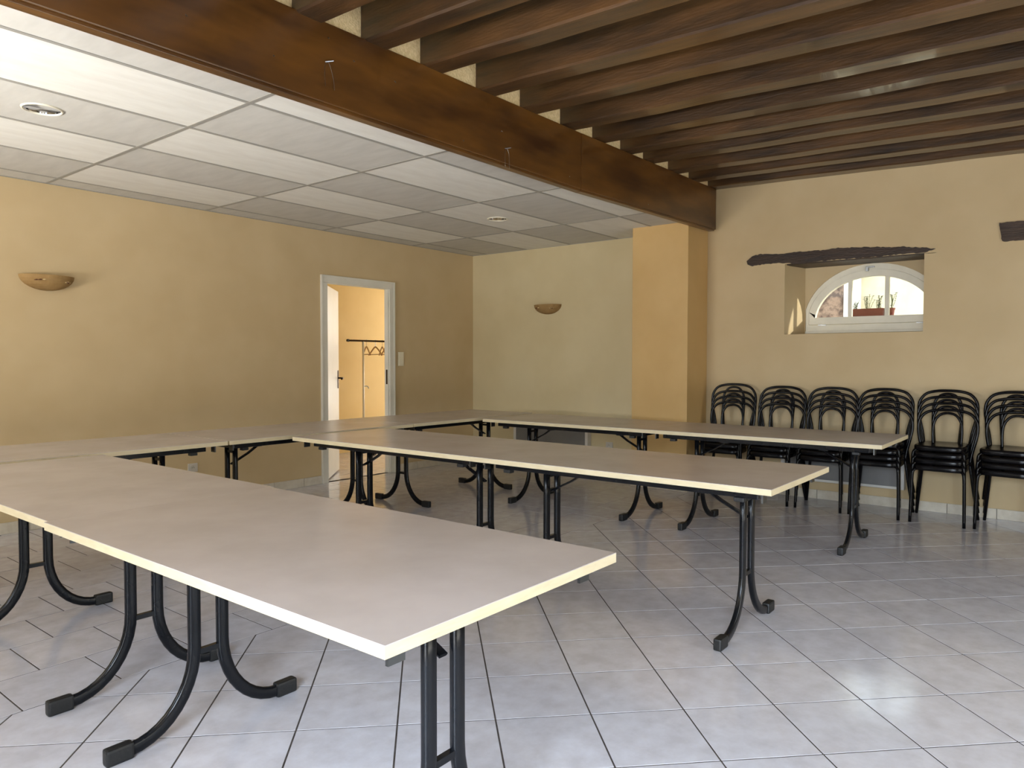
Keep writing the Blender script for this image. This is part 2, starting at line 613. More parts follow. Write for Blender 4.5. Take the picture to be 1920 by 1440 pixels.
# unseen walls: behind the camera and right, with openings added to let in daylight
GD = (-1.5, 0.02, 0.8, 2.2)
SW = (3.0, 0.95, 4.9, 2.15)
mb = wall_cells(MB(), lambda u, v, d: (d, u, v), Y0 - 0.2, Y1 + PT, -0.1, WTOP, [GD, SW], X0 - 0.2, X0)
tag(struct(mb.build('wall_front', M['wall_paint'])), 'beige wall with openings added for daylight, behind the viewer')
RW = (1.8, 0.05, 4.8, 2.3)  # wide opening added to let in daylight
mb = wall_cells(MB(), lambda u, v, d: (u, d, v), X0 - 0.2, X1, -0.1, WTOP, [RW], Y0 - 0.2, Y0)
tag(struct(mb.build('wall_right', M['wall_paint'])), 'beige wall with a wide opening added for daylight, right of the viewer')
# far room shell
tag(struct(MB().box((FAR_X0 - 0.1, FAR_Y1, -0.1), (FAR_X1 + 0.3, FAR_Y1 + 0.12, 2.7)).build('wall_far', M['yellow_paint'])), 'warm yellow wall of the room beyond the door')
mb = MB().box((FAR_X0 - 0.1, Y1 + PT, -0.1), (FAR_X0, FAR_Y1, 2.7))
tag(struct(mb.build('wall_far_side', M['yellow_paint'])), 'yellow side wall of the room beyond the door')
mb = wall_cells(MB(), lambda u, v, d: (d, u, v), Y1 + PT, FAR_Y1, -0.1, 2.7, [(6.45, 0.3, 7.65, 2.3)], FAR_X1, FAR_X1 + 0.15)
tag(struct(mb.build('wall_far_window', M['yellow_paint'])), 'yellow end wall with a window, beyond the door')
tag(struct(MB().box((FAR_X0, Y1 + PT, 2.58), (FAR_X1, FAR_Y1, 2.7)).build('ceiling', M['white_paint'])), 'white ceiling of the room beyond the door')

# pillar
PIL = (6.375, 2.965, X1, 3.553)
pil = struct(MB().box((PIL[0], PIL[1], 0), (PIL[2], PIL[3], WTOP - 0.02)).build('wall_pillar', M['pillar_paint'], bevel=0.004))
tag(pil, 'square ochre painted pillar standing against the back wall')

# ---------------- suspended ceiling
ceil = struct(MB().box((X0, BEAM_Y + 0.06, CZ + 0.03), (X1, Y1, CZ + 0.10)).build('ceiling', M['panel_grey']))
tag(ceil, 'suspended ceiling of white panels in a thin grey grid')
GX, GY, PXc, PYc = 2.0847, 3.3555, 1.2291, 0.6146
SPOTS = [(1.467, 4.283), (5.178, 4.289)]
RS = 0.088
xs = [GX + PXc * i for i in range(-3, 5)]
ys = [GY + PYc * j for j in range(-1, 6)]
CY0 = BEAM_Y + 0.06
for i in range(-4, 4):
    for j in range(-1, 5):
        x0, x1 = max(X0, GX + PXc * i) + 0.011, min(X1, GX + PXc * (i + 1)) - 0.011
        y0, y1 = max(CY0, GY + PYc * j) + 0.011, min(Y1, GY + PYc * (j + 1)) - 0.011
        if x1 - x0 < 0.03 or y1 - y0 < 0.03:
            continue
        m_ = M['panel_grey'] if (i + j) % 2 == 0 or j == 4 else M['panel_pale']  # differing sheen of turned panels put into alternating tones
        cx, cy = (x0 + x1) / 2, (y0 + y1) / 2
        sp = [s for s in SPOTS if x0 < s[0] < x1 and y0 < s[1] < y1]
        mb = MB()
        if sp:
            sx, sy = sp[0][0] - cx, sp[0][1] - cy
            cir = [(sx + RS * math.cos(2 * math.pi * k / 40 + 0.01), sy + RS * math.sin(2 * math.pi * k / 40 + 0.01)) for k in range(40)]
            rec = to_rect(cir, x0 - cx, y0 - cy, x1 - cx, y1 - cy, (sx, sy))
            # insert exact corners by snapping the nearest pushed point
            for cxx in (x0 - cx, x1 - cx):
                for cyy in (y0 - cy, y1 - cy):
                    kk = min(range(40), key=lambda k: (rec[k][0] - cxx) ** 2 + (rec[k][1] - cyy) ** 2)
                    rec[kk] = (cxx, cyy)
            mb.ring([(a, b, 0) for a, b in rec], [(a, b, 0) for a, b in cir], (0, 0, 0.012))
        elif x1 > PIL[0] and y0 < PIL[3] and y1 > PIL[1]:
            # panel cut round the pillar
            if y1 > PIL[3] + 0.02:
                mb.box((x0 - cx, PIL[3] - cy, 0), (x1 - cx, y1 - cy, 0.012))
            if PIL[0] > x0 + 0.02:
                mb.box((x0 - cx, y0 - cy, 0), (PIL[0] - cx, min(y1, PIL[3]) - cy, 0.012))
            if not mb.v:
                continue
        else:
            mb.box((x0 - cx, y0 - cy, 0), (x1 - cx, y1 - cy, 0.012))
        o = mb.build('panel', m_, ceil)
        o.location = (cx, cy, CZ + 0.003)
for i in range(-2, 4):
    x = GX + PXc * i
    MB().box((x - 0.012, CY0, CZ), (x + 0.012, Y1, CZ + 0.03)).build('rail', M['rail_grey'], ceil)
for j in range(0, 5):
    y = GY + PYc * j
    x_end = PIL[0] if PIL[1] < y < PIL[3] else X1
    MB().box((X0, y - 0.012, CZ + 0.0005), (x_end, y + 0.012, CZ + 0.03)).build('rail', M['rail_grey'], ceil)
MB().box((X0, Y1 - 0.014, CZ - 0.002), (X1, Y1, CZ + 0.03)).build('rail', M['rail_grey'], ceil)
MB().box((X1 - 0.014, PIL[3], CZ - 0.002), (X1, Y1, CZ + 0.03)).build('rail', M['rail_grey'], ceil)

# ---------------- joisted ceiling and beam
JX = [0.33, 0.76, 1.185, 1.61, 2.027, 2.426, 2.839, 3.304, 3.725, 4.182, 4.597, 5.002, 5.371, 5.82, 6.235, 6.665]


def zj(x):                       # underside of the joists where they rest on the beam
    return 2.803 + 0.0145 * x


JDROP = 0.030                    # fall of the joists per metre towards the right wall
ceil2 = struct(MB().box((X0, Y0, 3.07), (X1, BEAM_Y + 0.3, 3.14)).build('ceiling', M['infill_plaster']))
tag(ceil2, 'old timber ceiling of dark varnished joists')
for k, x in enumerate(JX):
    w = 0.148 if k < len(JX) - 1 else 0.15
    mb = MB()
    n = 16
    L0, L1 = BEAM_Y + 0.05, Y0
    rng = random.Random(k)
    ring = []
    for i in range(n + 1):
        y = L0 + (L1 - L0) * i / n
        z = zj(x) - JDROP * (BEAM_Y - y) * (1 if y < BEAM_Y else 0) + rng.uniform(-0.004, 0.004)
        wob = rng.uniform(-0.004, 0.004)
        c = 0.010
        ring.append([(wob, y, z + 0.30), (wob, y, z + c), (wob + c, y, z), (w + wob - c, y, z), (w + wob, y, z + c), (w + wob, y, z + 0.30)])
    vs = [p for r in ring for p in r]
    m = 6
    fs = []
    for i in range(n):
        for j in range(m):
            j2 = (j + 1) % m
            fs.append((i * m + j, i * m + j2, (i + 1) * m + j2, (i + 1) * m + j))
    fs += [tuple(range(m)), tuple(n * m + j for j in range(m))]
    mb.add(vs, fs)
    o = mb.build('joist', M['joist_wood'], ceil2)
    o.location = (x, 0, 0)
ends = [X0] + [v for x in JX for v in (x, x + 0.148)] + [X1]
for a, b in zip(ends[::2], ends[1::2]):
    if b - a > 0.02:
        MB().box((a - 0.005, BEAM_Y + 0.035, zj(a) - 0.03), (b + 0.005, BEAM_Y + 0.1, 3.1)).build('plaster_infill', M['infill_plaster'], ceil2)

beam = empty('ceiling_beam', (3.0, BEAM_Y + 0.03, 2.65))
beam['kind'] = 'structure'
tag(beam, 'big dark brown varnished timber beam crossing the ceiling to the back wall')


def beam_board(xa, xb, za0, za1, zb0, zb1):
    mb = MB()
    o = Vector((3.0, BEAM_Y + 0.03, 2.65))
    pts = [(xa, BEAM_Y, za0), (xb, BEAM_Y, zb0), (xb, BEAM_Y, zb1), (xa, BEAM_Y, za1)]
    mb.prism([Vector(p) - o for p in pts], (0, 0.06, 0))
    return mb.build('board', M['beam_wood'], beam, bevel=0.006)


beam_board(X0, 4.396, 2.463, 2.815, 2.463, 2.862)
beam_board(4.400, X1 - 0.035, 2.463, 2.862, 2.513, 2.902)
for xa, xb, za, zb in ((X0, 4.396, 2.463, 2.463), (4.40, X1 - 0.06, 2.463, 2.511)):
    mb = MB()
    o = Vector((3.0, BEAM_Y + 0.03, 2.65))
    mb.prism([Vector(p) - o for p in [(xa, BEAM_Y + 0.008, za - 0.014), (xb, BEAM_Y + 0.008, zb - 0.014), (xb, BEAM_Y + 0.008, zb + 0.001), (xa, BEAM_Y + 0.008, za + 0.001)]], (0, 0.052, 0))
    mb.build('edge_strip', M['beam_wood'], beam, bevel=0.003)
rng = random.Random(5)
for x, z in ((1.05, 2.55), (1.9, 2.60), (2.35, 2.72), (2.62, 2.70), (3.15, 2.52), (3.5, 2.66), (4.25, 2.53), (2.2, 2.78), (1.5, 2.63), (5.4, 2.53)):
    mb = MB()
    mb.tube([(x - 3.0, -0.026, z - 2.65), (x - 3.0 + rng.uniform(-.006, .006), -0.036, z - 2.65 - 0.010)], 0.0022, 5)
    mb.build('nail', M['zinc'], beam)

# ---------------- skirting tiles
bb = struct(MB().box((X1 - 0.006, Y0, 0), (X1, PIL[1], 0.078)).build('baseboard_back', M['grout']))
y = 0.550 - 0.338 * 9
rng = random.Random(1)
while y < PIL[1]:
    a, b = max(Y0, y) + 0.002, min(PIL[1], y + 0.338) - 0.002
    if b - a > 0.02:
        MB().box((X1 - 0.014, a, 0.001), (X1 - 0.006, b, 0.081)).build('skirting_tile', M['skirting_tile'], bb)
    y += 0.338
y = PIL[3]
while y < Y1:
    a, b = y + 0.002, min(Y1, y + 0.338) - 0.002
    if b - a > 0.02:
        MB().box((X1 - 0.020, a, 0.001), (X1 - 0.0105, b, 0.081)).build('skirting_tile', M['skirting_tile'], bb)
    y += 0.338
bp = struct(MB().box((PIL[0] - 0.006, PIL[1] - 0.006, 0), (PIL[0], PIL[3], 0.078)).build('baseboard_pillar', M['grout']))
for a, b in ((2.955, 3.13), (3.134, 3.46), (3.464, 3.55)):
    MB().box((PIL[0] - 0.014, a, 0.001), (PIL[0] - 0.006, b, 0.081)).build('skirting_tile', M['skirting_tile'], bp)
for a, b in ((6.37, 6.59), (6.594, 6.803)):
    MB().box((a, PIL[1] - 0.014, 0.001), (b, PIL[1] - 0.001, 0.081)).build('skirting_tile', M['skirting_tile'], bp)
bl = struct(MB().box((X0, Y1 - 0.006, 0), (4.51, Y1, 0.078)).box((5.49, Y1 - 0.006, 0), (X1 - 0.014, Y1, 0.078)).build('baseboard_left', M['grout']))
for xa, xb in ((X0, 4.51), (5.492, X1 - 0.016)):
    x = xa
    while x < xb - 0.02:
        MB().box((x + 0.002, Y1 - 0.014, 0.001), (min(xb, x + 0.338) - 0.002, Y1 - 0.006, 0.081)).build('skirting_tile', M['skirting_tile'], bl)
        x += 0.338

# ---------------- arched windows
def make_window(name, s):
    root = struct(empty(name, (WIN_X + 0.02, WIN_C + s, 1.503)))
    org = Vector((WIN_X + 0.02, WIN_C + s, 1.503))

    def L(pts, x):
        return [Vector((x, y, z)) - org for y, z in pts]
    o_, a_, g_ = arch(**OUTER, s=s), arch(**SASH, s=s), arch(**GLAZ, s=s)
    MB().ring(L(o_, WIN_X + 0.01), L(a_, WIN_X + 0.01), (0.07, 0, 0)).build('frame', M['frame_white'], root, bevel=0.002)
    MB().box(Vector((WIN_X - 0.012, WIN_C + s - 0.58, 1.500)) - org, Vector((WIN_X + 0.01, WIN_C + s + 0.58, 1.522)) - org).build('sill', M['frame_white'], root, bevel=0.003)
    a2 = [(WIN_C + s + (y - WIN_C - s) * 0.994, 1.582 + (z - 1.579) * 0.994) for y, z in a_]
    sash = MB().ring(L(a2, WIN_X + 0.004), L(g_, WIN_X + 0.004), (0.055, 0, 0)).build('sash', M['frame_white'], root, bevel=0.002)
    for yc in (1.741, 1.433):
        dy = abs(yc - WIN_C)
        zt = 1.60 + 0.408 * math.sqrt(1 - (dy / 0.5) ** 2) + 0.01
        MB().box(Vector((WIN_X + 0.008, yc + s - 0.017, 1.646)) - org, Vector((WIN_X + 0.05, yc + s + 0.017, zt)) - org).build('mullion', M['frame_white'], root, bevel=0.002)
    cuts = [1.0, 1.433, 1.741, 2.1]
    for ya, yb in zip(cuts, cuts[1:]):
        pts = [(y - s, z) for y, z in g_]
        pl = clip_poly(pts, ya, 1.0, yb, 3.0)
        MB().prism(L([(y + s, z) for y, z in pl], WIN_X + 0.028), (0.004, 0, 0)).build('pane', M['glass'], root)
    h = MB().box(Vector((WIN_X - 0.016, 1.585 + s, 2.052)) - org, Vector((WIN_X + 0.006, 1.607 + s, 2.094)) - org)
    h.box(Vector((WIN_X - 0.014, 1.535 + s, 2.082)) - org, Vector((WIN_X - 0.004, 1.59 + s, 2.094)) - org)
    h.build('handle', M['zinc'], root, bevel=0.002)
    for yc in (1.98, 1.16):
        MB().box(Vector((WIN_X - 0.002, yc + s - 0.035, 1.574)) - org, Vector((WIN_X + 0.006, yc + s + 0.035, 1.580)) - org).build('hinge', M['zinc'], root)
    return root


tag(make_window('window_1', WINS[0]), 'white half-round window in three panes under the rough lintel')
tag(make_window('window_2', WINS[1]), 'white half-round window farther along the back wall, out of frame')

# openings added behind the camera to let in daylight, frames without panes
def plain_opening(name, rect, cols, rows, label):
    root = struct(empty(name, (X0 - 0.1, (rect[0] + rect[2]) / 2, rect[1])))
    org = Vector((X0 - 0.1, (rect[0] + rect[2]) / 2, rect[1]))
    y0, z0, y1, z1 = rect
    mb = MB()
    for a, b in (((y0, z0), (y0 + .07, z1)), ((y1 - .07, z0), (y1, z1)), ((y0 + .07, z0), (y1 - .07, z0 + .08)), ((y0 + .07, z1 - .07), (y1 - .07, z1))):
        mb.box(Vector((X0 - 0.13, a[0], a[1])) - org, Vector((X0 - 0.07, b[0], b[1])) - org)
    mb.build('frame', M['frame_white'], root)
    for c in range(1, cols):
        y = y0 + (y1 - y0) * c / cols
        MB().box(Vector((X0 - 0.125, y - .04, z0 + .08)) - org, Vector((X0 - 0.075, y + .04, z1 - .07)) - org).build('mullion', M['frame_white'], root)
    tag(root, label)


plain_opening('added_opening_rear', GD, 2, 1, 'open doorway added behind the viewer to let in daylight')
plain_opening('added_opening_side', SW, 2, 1, 'unglazed window opening added behind the viewer to let in daylight')

rwn = struct(empty('added_opening_right', (3.3, Y0 - 0.1, RW[1])))  # frame of the opening added in the right wall for daylight
tag(rwn, 'wide unglazed opening added in the right wall for daylight, out of frame')
for k in range(4):
    x = -1.5 + k * 1.0
    MB().box((max(x - 0.05, -1.5), -0.03, 0), (min(x + 0.05, 1.5), 0.03, 2.25)).build('mullion', M['frame_white'], rwn)
for k in range(3):
    x = -1.45 + k * 1.0
    MB().box((x, -0.03, 0), (x + 0.9, 0.03, 0.10)).box((x, -0.03, 2.17), (x + 0.9, 0.03, 2.25)).build('rail', M['frame_white'], rwn)

# lintels
def lintel(name, outline, label, wood, x=X1 - 0.012, soffit=None, shift=0.0):
    cy = sum(p[0] for p in outline) / len(outline)
    cz = sum(p[1] for p in outline) / len(outline)
    root = empty(name, (X1, cy, cz))
    rng = random.Random(len(outline))
    pts = []
    for i in range(len(outline)):
        a, b = outline[i], outline[(i + 1) % len(outline)]
        L = math.hypot(b[0] - a[0], b[1] - a[1])
        n = max(1, int(L / 0.016))
        for k in range(n):
            t = k / n
            pts.append((a[0] + (b[0] - a[0]) * t + rng.uniform(-.003, .003), a[1] + (b[1] - a[1]) * t + rng.uniform(-.004, .004)))
    face = MB().prism([(x - X1, p[0] - cy, p[1] - cz) for p in pts], (0.02, 0, 0))
    face.build('face', wood, root)
    if soffit:
        y0, y1, z = soffit
        MB().box((0.0, y0 - cy, z - 0.012 - cz), (WIN_X - X1, y1 - cy, z - cz)).build('soffit', wood, root, bevel=0.004)
    tag(root, label, 'lintel', kind='thing')
    return root


OUT1 = [(2.571, 2.186), (2.518, 2.229), (2.434, 2.242), (2.310, 2.228), (2.219, 2.228), (2.099, 2.232), (2.021, 2.230), (1.868, 2.225), (1.757, 2.234), (1.611, 2.225), (1.427, 2.211), (1.332, 2.196), (1.248, 2.197), (1.166, 2.183), (1.084, 2.172), (1.004, 2.154), (1.084, 2.134), (1.247, 2.135), (1.504, 2.130), (1.774, 2.134), (1.962, 2.130), (2.098, 2.124), (2.207, 2.140), (2.309, 2.146), (2.412, 2.144), (2.517, 2.138), (2.560, 2.154)]
lintel('window_lintel', OUT1, 'rough dark timber lintel set in plaster over the arched window', M['lintel_wood'], soffit=(1.0, 2.2, 2.132))
OUT2 = [(0.576, 2.315), (0.40, 2.312), (0.1, 2.316), (-0.4, 2.31), (-0.95, 2.305), (-0.98, 2.24), (-0.95, 2.17), (-0.5, 2.168), (0.0, 2.165), (0.4, 2.168), (0.555, 2.170), (0.566, 2.23)]
lintel('window_lintel', OUT2, 'greyish timber lintel end cut off by the right edge of the photo', M['lintel_wood_grey'])

# ---------------- door and frame
door = struct(empty('door_1', (4.99, Y1, 0)))
tag(door, 'white panel door standing half open into the yellow room, in a white frame')
D = Vector((4.99, Y1, 0))


def db(name, a, b, m='white_paint', bev=0.003, parent=door):
    return MB().box(Vector(a) - D, Vector(b) - D).build(name, M[m], parent, bevel=bev)


db('casing', (4.511, Y1 - 0.018, 0), (4.588, Y1 + 0.001, 2.025))
db('casing', (5.420, Y1 - 0.018, 0), (5.492, Y1 + 0.001, 2.025))
db('casing', (4.511, Y1 - 0.018, 2.0255), (5.492, Y1 + 0.001, 2.10))
db('casing_bead', (4.511, Y1 - 0.026, 0), (4.530, Y1 - 0.018, 2.10))
db('casing_bead', (5.473, Y1 - 0.026, 0), (5.492, Y1 - 0.018, 2.10))
db('casing_bead', (4.530, Y1 - 0.026, 2.081), (5.473, Y1 - 0.018, 2.10))
db('jamb', (4.575, Y1 + 0.001, 0), (4.600, Y1 + PT + 0.005, 2.03))
db('jamb', (5.408, Y1 + 0.001, 0), (5.433, Y1 + PT + 0.005, 2.03))
db('jamb', (4.600, Y1 + 0.001, 2.02), (5.408, Y1 + PT + 0.005, 2.045))
db('strike_plate', (5.404, Y1 + 0.012, 0.98), (5.4085, Y1 + 0.034, 1.14), 'brass_dark', 0)
leaf_a = math.atan2(6.669 - 6.071, 5.25 - 4.607)
lf = MB().box((0, 0, 0.012), (0.80, 0.04, 2.012)).build('leaf', M['white_paint'], door, bevel=0.003)
lf.location = Vector((4.612, Y1 + 0.045, 0)) - D
lf.rotation_euler = (0, 0, leaf_a)
for sgn, yy in ((-1, -0.005), (1, 0.045)):
    mb = MB().box((0.715, yy - 0.003, 0.93), (0.755, yy + 0.003, 1.13))
    mb.build('handle_plate', M['brass_dark'], lf, bevel=0.002)
    mb = MB().tube([(0.735, yy, 1.045), (0.735, yy + sgn * 0.05, 1.045), (0.72, yy + sgn * 0.055, 1.045), (0.63, yy + sgn * 0.052, 1.035)], 0.009, 8)
    mb.build('handle', M['brass_dark'], lf, smooth=True)
MB().box((0.8, 0.012, 0.97), (0.803, 0.028, 1.12)).build('latch_plate', M['zinc'], lf)
for zz in (0.25, 1.0, 1.78):
    MB().tube([(-0.004, -0.004, zz - 0.05), (-0.004, -0.004, zz + 0.05)], 0.009, 8).build('hinge', M['zinc'], lf)

# far room window (lights the yellow room)
fwn = struct(empty('window_5', (FAR_X1 + 0.07, 7.05, 0.3)))
tag(fwn, 'tall window of the room beyond the door, out of sight')
mb = MB()
for a, b in (((6.45, 0.3), (6.52, 2.3)), ((7.58, 0.3), (7.65, 2.3)), ((6.52, 0.3), (7.58, 0.38)), ((6.52, 2.22), (7.58, 2.3)), ((7.02, 0.38), (7.08, 2.22))):
    mb.box((-0.03, a[0] - 7.05, a[1] - 0.3), (0.03, b[0] - 7.05, b[1] - 0.3))
mb.build('frame', M['frame_white'], fwn)

# ---------------- tables
TW, TL, TH, TT = 0.81, 1.594, 0.7306, 0.026


def make_table():
    root = empty('folding_table')
    hw, hl = TW / 2, TL / 2
    e = 0.0022
    MB().box((-hw + e, -hl + e, TH - TT), (hw - e, hl - e, TH - 0.002)).box((-hw, -hl, TH - 0.002), (hw, hl, TH)).build('tabletop', M['laminate'], root)
    edge = MB()
    zt = TH - 0.002
    edge.box((-hw, -hl, TH - TT), (hw, -hl + e, zt)).box((-hw, hl - e, TH - TT), (hw, hl, zt))
    edge.box((-hw, -hl + e, TH - TT), (-hw + e, hl - e, zt)).box((hw - e, -hl + e, TH - TT), (hw, hl - e, zt))
    edge.build('edge_band', M['edge_band'], root)
    zr0, zr1 = TH - TT - 0.040, TH - TT
    for s in (-1, 1):
        x = s * (hw - 0.115)
        MB().box((x - 0.013, -hl + 0.09, zr0), (x + 0.013, hl - 0.09, zr1)).build('side_rail', M['black_steel'], root, bevel=0.003)
    for s in (-1, 1):
        y = s * (hl - 0.10)
        MB().box((-hw + 0.129, y - 0.013, zr0), (hw - 0.129, y + 0.013, zr1)).build('end_rail', M['black_steel'], root, bevel=0.003)
    sect = round_rect(0.025, 0.042, 0.010, 3)
    for sy in (-1, 1):
        y = sy * (hl - 0.246)
        for sx in (-1, 1):
            path = [(sx * 0.05, y, zr1 - 0.002), (sx * 0.05, y, 0.5), (sx * 0.05, y, 0.285)]
            for k in range(1, 11):
                t = math.pi / 2 * k / 10
                path.append((sx * (0.05 + 0.215 * (1 - math.cos(t))), y, 0.285 - 0.261 * math.sin(t)))
            path.append((sx * 0.30, y, 0.0240))
            mb = MB()
            # planar sweep: keep the wide side across the bend
            P_ = [Vector(p) for p in path]
            vs = []
            for i, p in enumerate(P_):
                t = (P_[min(i + 1, len(P_) - 1)] - P_[max(i - 1, 0)]).normalized()
                nrm = Vector((t.z, 0, -t.x))
                for a, b in sect:
                    vs.append(p + Vector((0, 1, 0)) * a + nrm * b)
            m = len(sect)
            fs = [(i * m + j, i * m + (j + 1) % m, (i + 1) * m + (j + 1) % m, (i + 1) * m + j) for i in range(len(P_) - 1) for j in range(m)]
            fs += [tuple(range(m)), tuple((len(P_) - 1) * m + j for j in range(m))]
            mb.add(vs, fs)
            lg = mb.build('leg', M['black_steel'], root, smooth=True)
            cap = MB().box((sx * 0.255, y - 0.0185, 0.0), (sx * 0.338, y + 0.0185, 0.052))
            cp = cap.build('foot_cap', M['black_plastic'], lg, bevel=0.008)
        MB().box((-0.045, y - 0.009, 0.255), (0.045, y + 0.009, 0.273)).build('cross_bar', M['black_steel'], root)
        MB().box((-0.040, y - 0.009, 0.60), (0.040, y + 0.009, 0.618)).build('cross_bar', M['black_steel'], root)
        # folding brace from the leg up to the middle of the frame
        br = MB().sweep([(0.0, y, 0.52), (0.0, y - sy * 0.13, 0.585), (0.0, y - sy * 0.27, 0.675)], round_rect(0.030, 0.010, 0.003, 1))
        b_ = br.build('brace', M['black_steel'], root)
        MB().box((-0.02, y - sy * 0.20 - 0.03, 0.625), (0.02, y - sy * 0.20 + 0.03, 0.648)).build('catch', M['black_plastic'], b_, bevel=0.004)
        MB().box((-hw + 0.129, y - sy * 0.27 - 0.012, zr0 + 0.004), (hw - 0.129, y - sy * 0.27 + 0.012, zr1)).build('cross_rail', M['black_steel'], root)
        MB().box((-hw + 0.129, y - 0.014, zr0), (hw - 0.129, y + 0.014, zr1 - 0.001)).build('hinge_rail', M['black_steel'], root)
    for sx in (-1, 1):
        for sy in (-1, 1):
            x, y = sx * (hw - 0.075), sy * (hl - 0.055)
            mb = MB().box((x - 0.022, y - 0.004, zr0 - 0.004), (x + 0.022, y + 0.004, zr1))
            mb.box((x - 0.022, y - 0.030 if sy > 0 else y, zr1 - 0.006), (x + 0.022, y if sy > 0 else y + 0.030, zr1))
            mb.build('link_bracket', M['bracket_steel'], root)
            MB().box((sx * (hw - 0.115) - 0.018, sy * (hl - 0.17) - 0.022, zr0 - 0.018), (sx * (hw - 0.115) + 0.018, sy * (hl - 0.17) + 0.022, zr0)).build('stop_block', M['black_plastic'], root, bevel=0.003)
    return root


def row_y(n):
    return 0.976 + TL / 2 + n * (TL + 0.001)


SP_Y = 4.255 + TW / 2 + 0.0
tables = [
    (1.268, row_y(0), 0, 0, 'folding table nearest the camera, its pale corner pointing at the viewer'),
    (1.280, row_y(1), -0.004, 0, 'folding table behind the nearest one in the front row, meeting the cross row'),
    (3.281, row_y(0), 0, 0, 'folding table with a free end in the middle row'),
    (3.281, row_y(1) - 0.005, 0, 0, 'inner folding table of the middle row, meeting the cross row'),
    (5.229, row_y(0), 0, 0, 'folding table with a free end in the back row, before the stacked chairs'),
    (5.229, row_y(1), 0, 0, 'inner folding table of the back row, near the pillar and the wall lamp'),
    (0.872 + TL / 2, SP_Y, 0, 1, 'leftmost folding table of the cross row along the door wall'),
    (0.872 + TL * 1.5 + 0.012, SP_Y, 0, 1, 'middle folding table of the cross row along the door wall'),
    (0.872 + TL * 2.5 + 0.03, SP_Y + 0.01, 0, 1, 'cross row folding table in front of the open door, nearest the back corner'),
]
proto = make_table()
for i, (x, y, dz, turn, lab) in enumerate(tables):
    o = proto if i == 0 else copy_tree(proto)
    o.location = (x, y, 0)
    o.rotation_euler = (0, 0, math.pi / 2 if turn else 0)
    tag(o, lab, 'table', 'folding tables set out in an E shape')

# ---------------- stacked chairs
def make_chair():
    root = empty('bistro_chair')
    r = 0.0115
    # seat: rounded trapezoid plate with rolled rim
    def outline(k, grow=0.0):
        pts = []
        N = 32
        for i in range(N):
            a = 2 * math.pi * i / N
            c, s = math.cos(a), math.sin(a)
            ex = 0.42
            x = (abs(c) ** ex) * (1 if c > 0 else -1)
            y = (abs(s) ** ex) * (1 if s > 0 else -1)
            hw = 0.172 + (-x) * 0.008 + grow
            pts.append((-0.02 + x * (0.178 + grow), y * hw, k))
        return pts
    mb = MB()
    rings = [outline(0.408, -0.012), outline(0.405, -0.003), outline(0.413, 0.0), outline(0.440, 0.0), outline(0.447, -0.006), outline(0.446, -0.03), outline(0.440, -0.07)]
    n = 32
    vs = [p for q in rings for p in q]
    fs = [(i * n + j, i * n + (j + 1) % n, (i + 1) * n + (j + 1) % n, (i + 1) * n + j) for i in range(len(rings) - 1) for j in range(n)]
    fs += [tuple(range(n))[::-1], tuple((len(rings) - 1) * n + j for j in range(n))]
    mb.add(vs, fs)
    mb.build('seat', M['chair_black'], root, smooth=True)
    # outer hoop and rear legs are one bent tube, split at the seat
    half = [(0.150, 0.160, 0.435), (0.158, 0.172, 0.52), (0.168, 0.194, 0.62), (0.178, 0.205, 0.70), (0.186, 0.196, 0.77), (0.192, 0.155, 0.825), (0.197, 0.085, 0.848), (0.198, 0.0, 0.853)]
    path = half + [(x, -y, z) for x, y, z in half[-2::-1]]
    MB().tube(catmull(path, 4), r, 8).build('back_hoop', M['chair_black'], root, smooth=True)
    half = [(0.150, 0.085, 0.435), (0.160, 0.094, 0.56), (0.170, 0.100, 0.67), (0.180, 0.092, 0.755), (0.186, 0.055, 0.812), (0.188, 0.0, 0.828)]
    path = half + [(x, -y, z) for x, y, z in half[-2::-1]]
    MB().tube(catmull(path, 4), r * 0.9, 8).build('inner_hoop', M['chair_black'], root, smooth=True)
    for s in (-1, 1):
        MB().tube(catmull([(0.150, s * 0.160, 0.437), (0.152, s * 0.170, 0.36), (0.170, s * 0.186, 0.22), (0.208, s * 0.214, 0.002)], 4), r, 8).build('leg', M['chair_black'], root, smooth=True)
        MB().tube(catmull([(-0.165, s * 0.150, 0.412), (-0.178, s * 0.164, 0.402), (-0.184, s * 0.172, 0.36), (-0.190, s * 0.176, 0.20), (-0.200, s * 0.180, 0.002)], 4), r, 8).build('leg', M['chair_black'], root, smooth=True)
    return root


cproto = make_chair()
STACKS = [(2.62, 0.05, 'first stack, next to the pillar'), (2.175, 0.0, 'second stack from the pillar'), (1.745, -0.02, 'third stack from the pillar'),
          (1.325, 0.0, 'fourth stack from the pillar'), (0.880, -0.03, 'fifth stack from the pillar'), (0.438, -0.14, 'sixth stack, cut by the right edge')]
POS = ['bottom', 'second lowest', 'third lowest', 'top']
first = True
for si, (sy, rz, slab) in enumerate(STACKS):
    for k in range(4):
        o = cproto if first else copy_tree(cproto)
        first = False
        dz = 0.049 * k + (0.014 if si == 0 and k == 3 else 0)
        o.location = (6.468 + 0.025 * k, sy + 0.003 * k, dz)
        o.rotation_euler = (0, -0.012 * k if k < 3 else -0.02, rz + (0.03 if k == 3 and si in (0, 5) else 0))
        tag(o, POS[k] + ' black metal bistro chair of the ' + slab, 'chair', 'black bistro chairs stacked along the window wall')

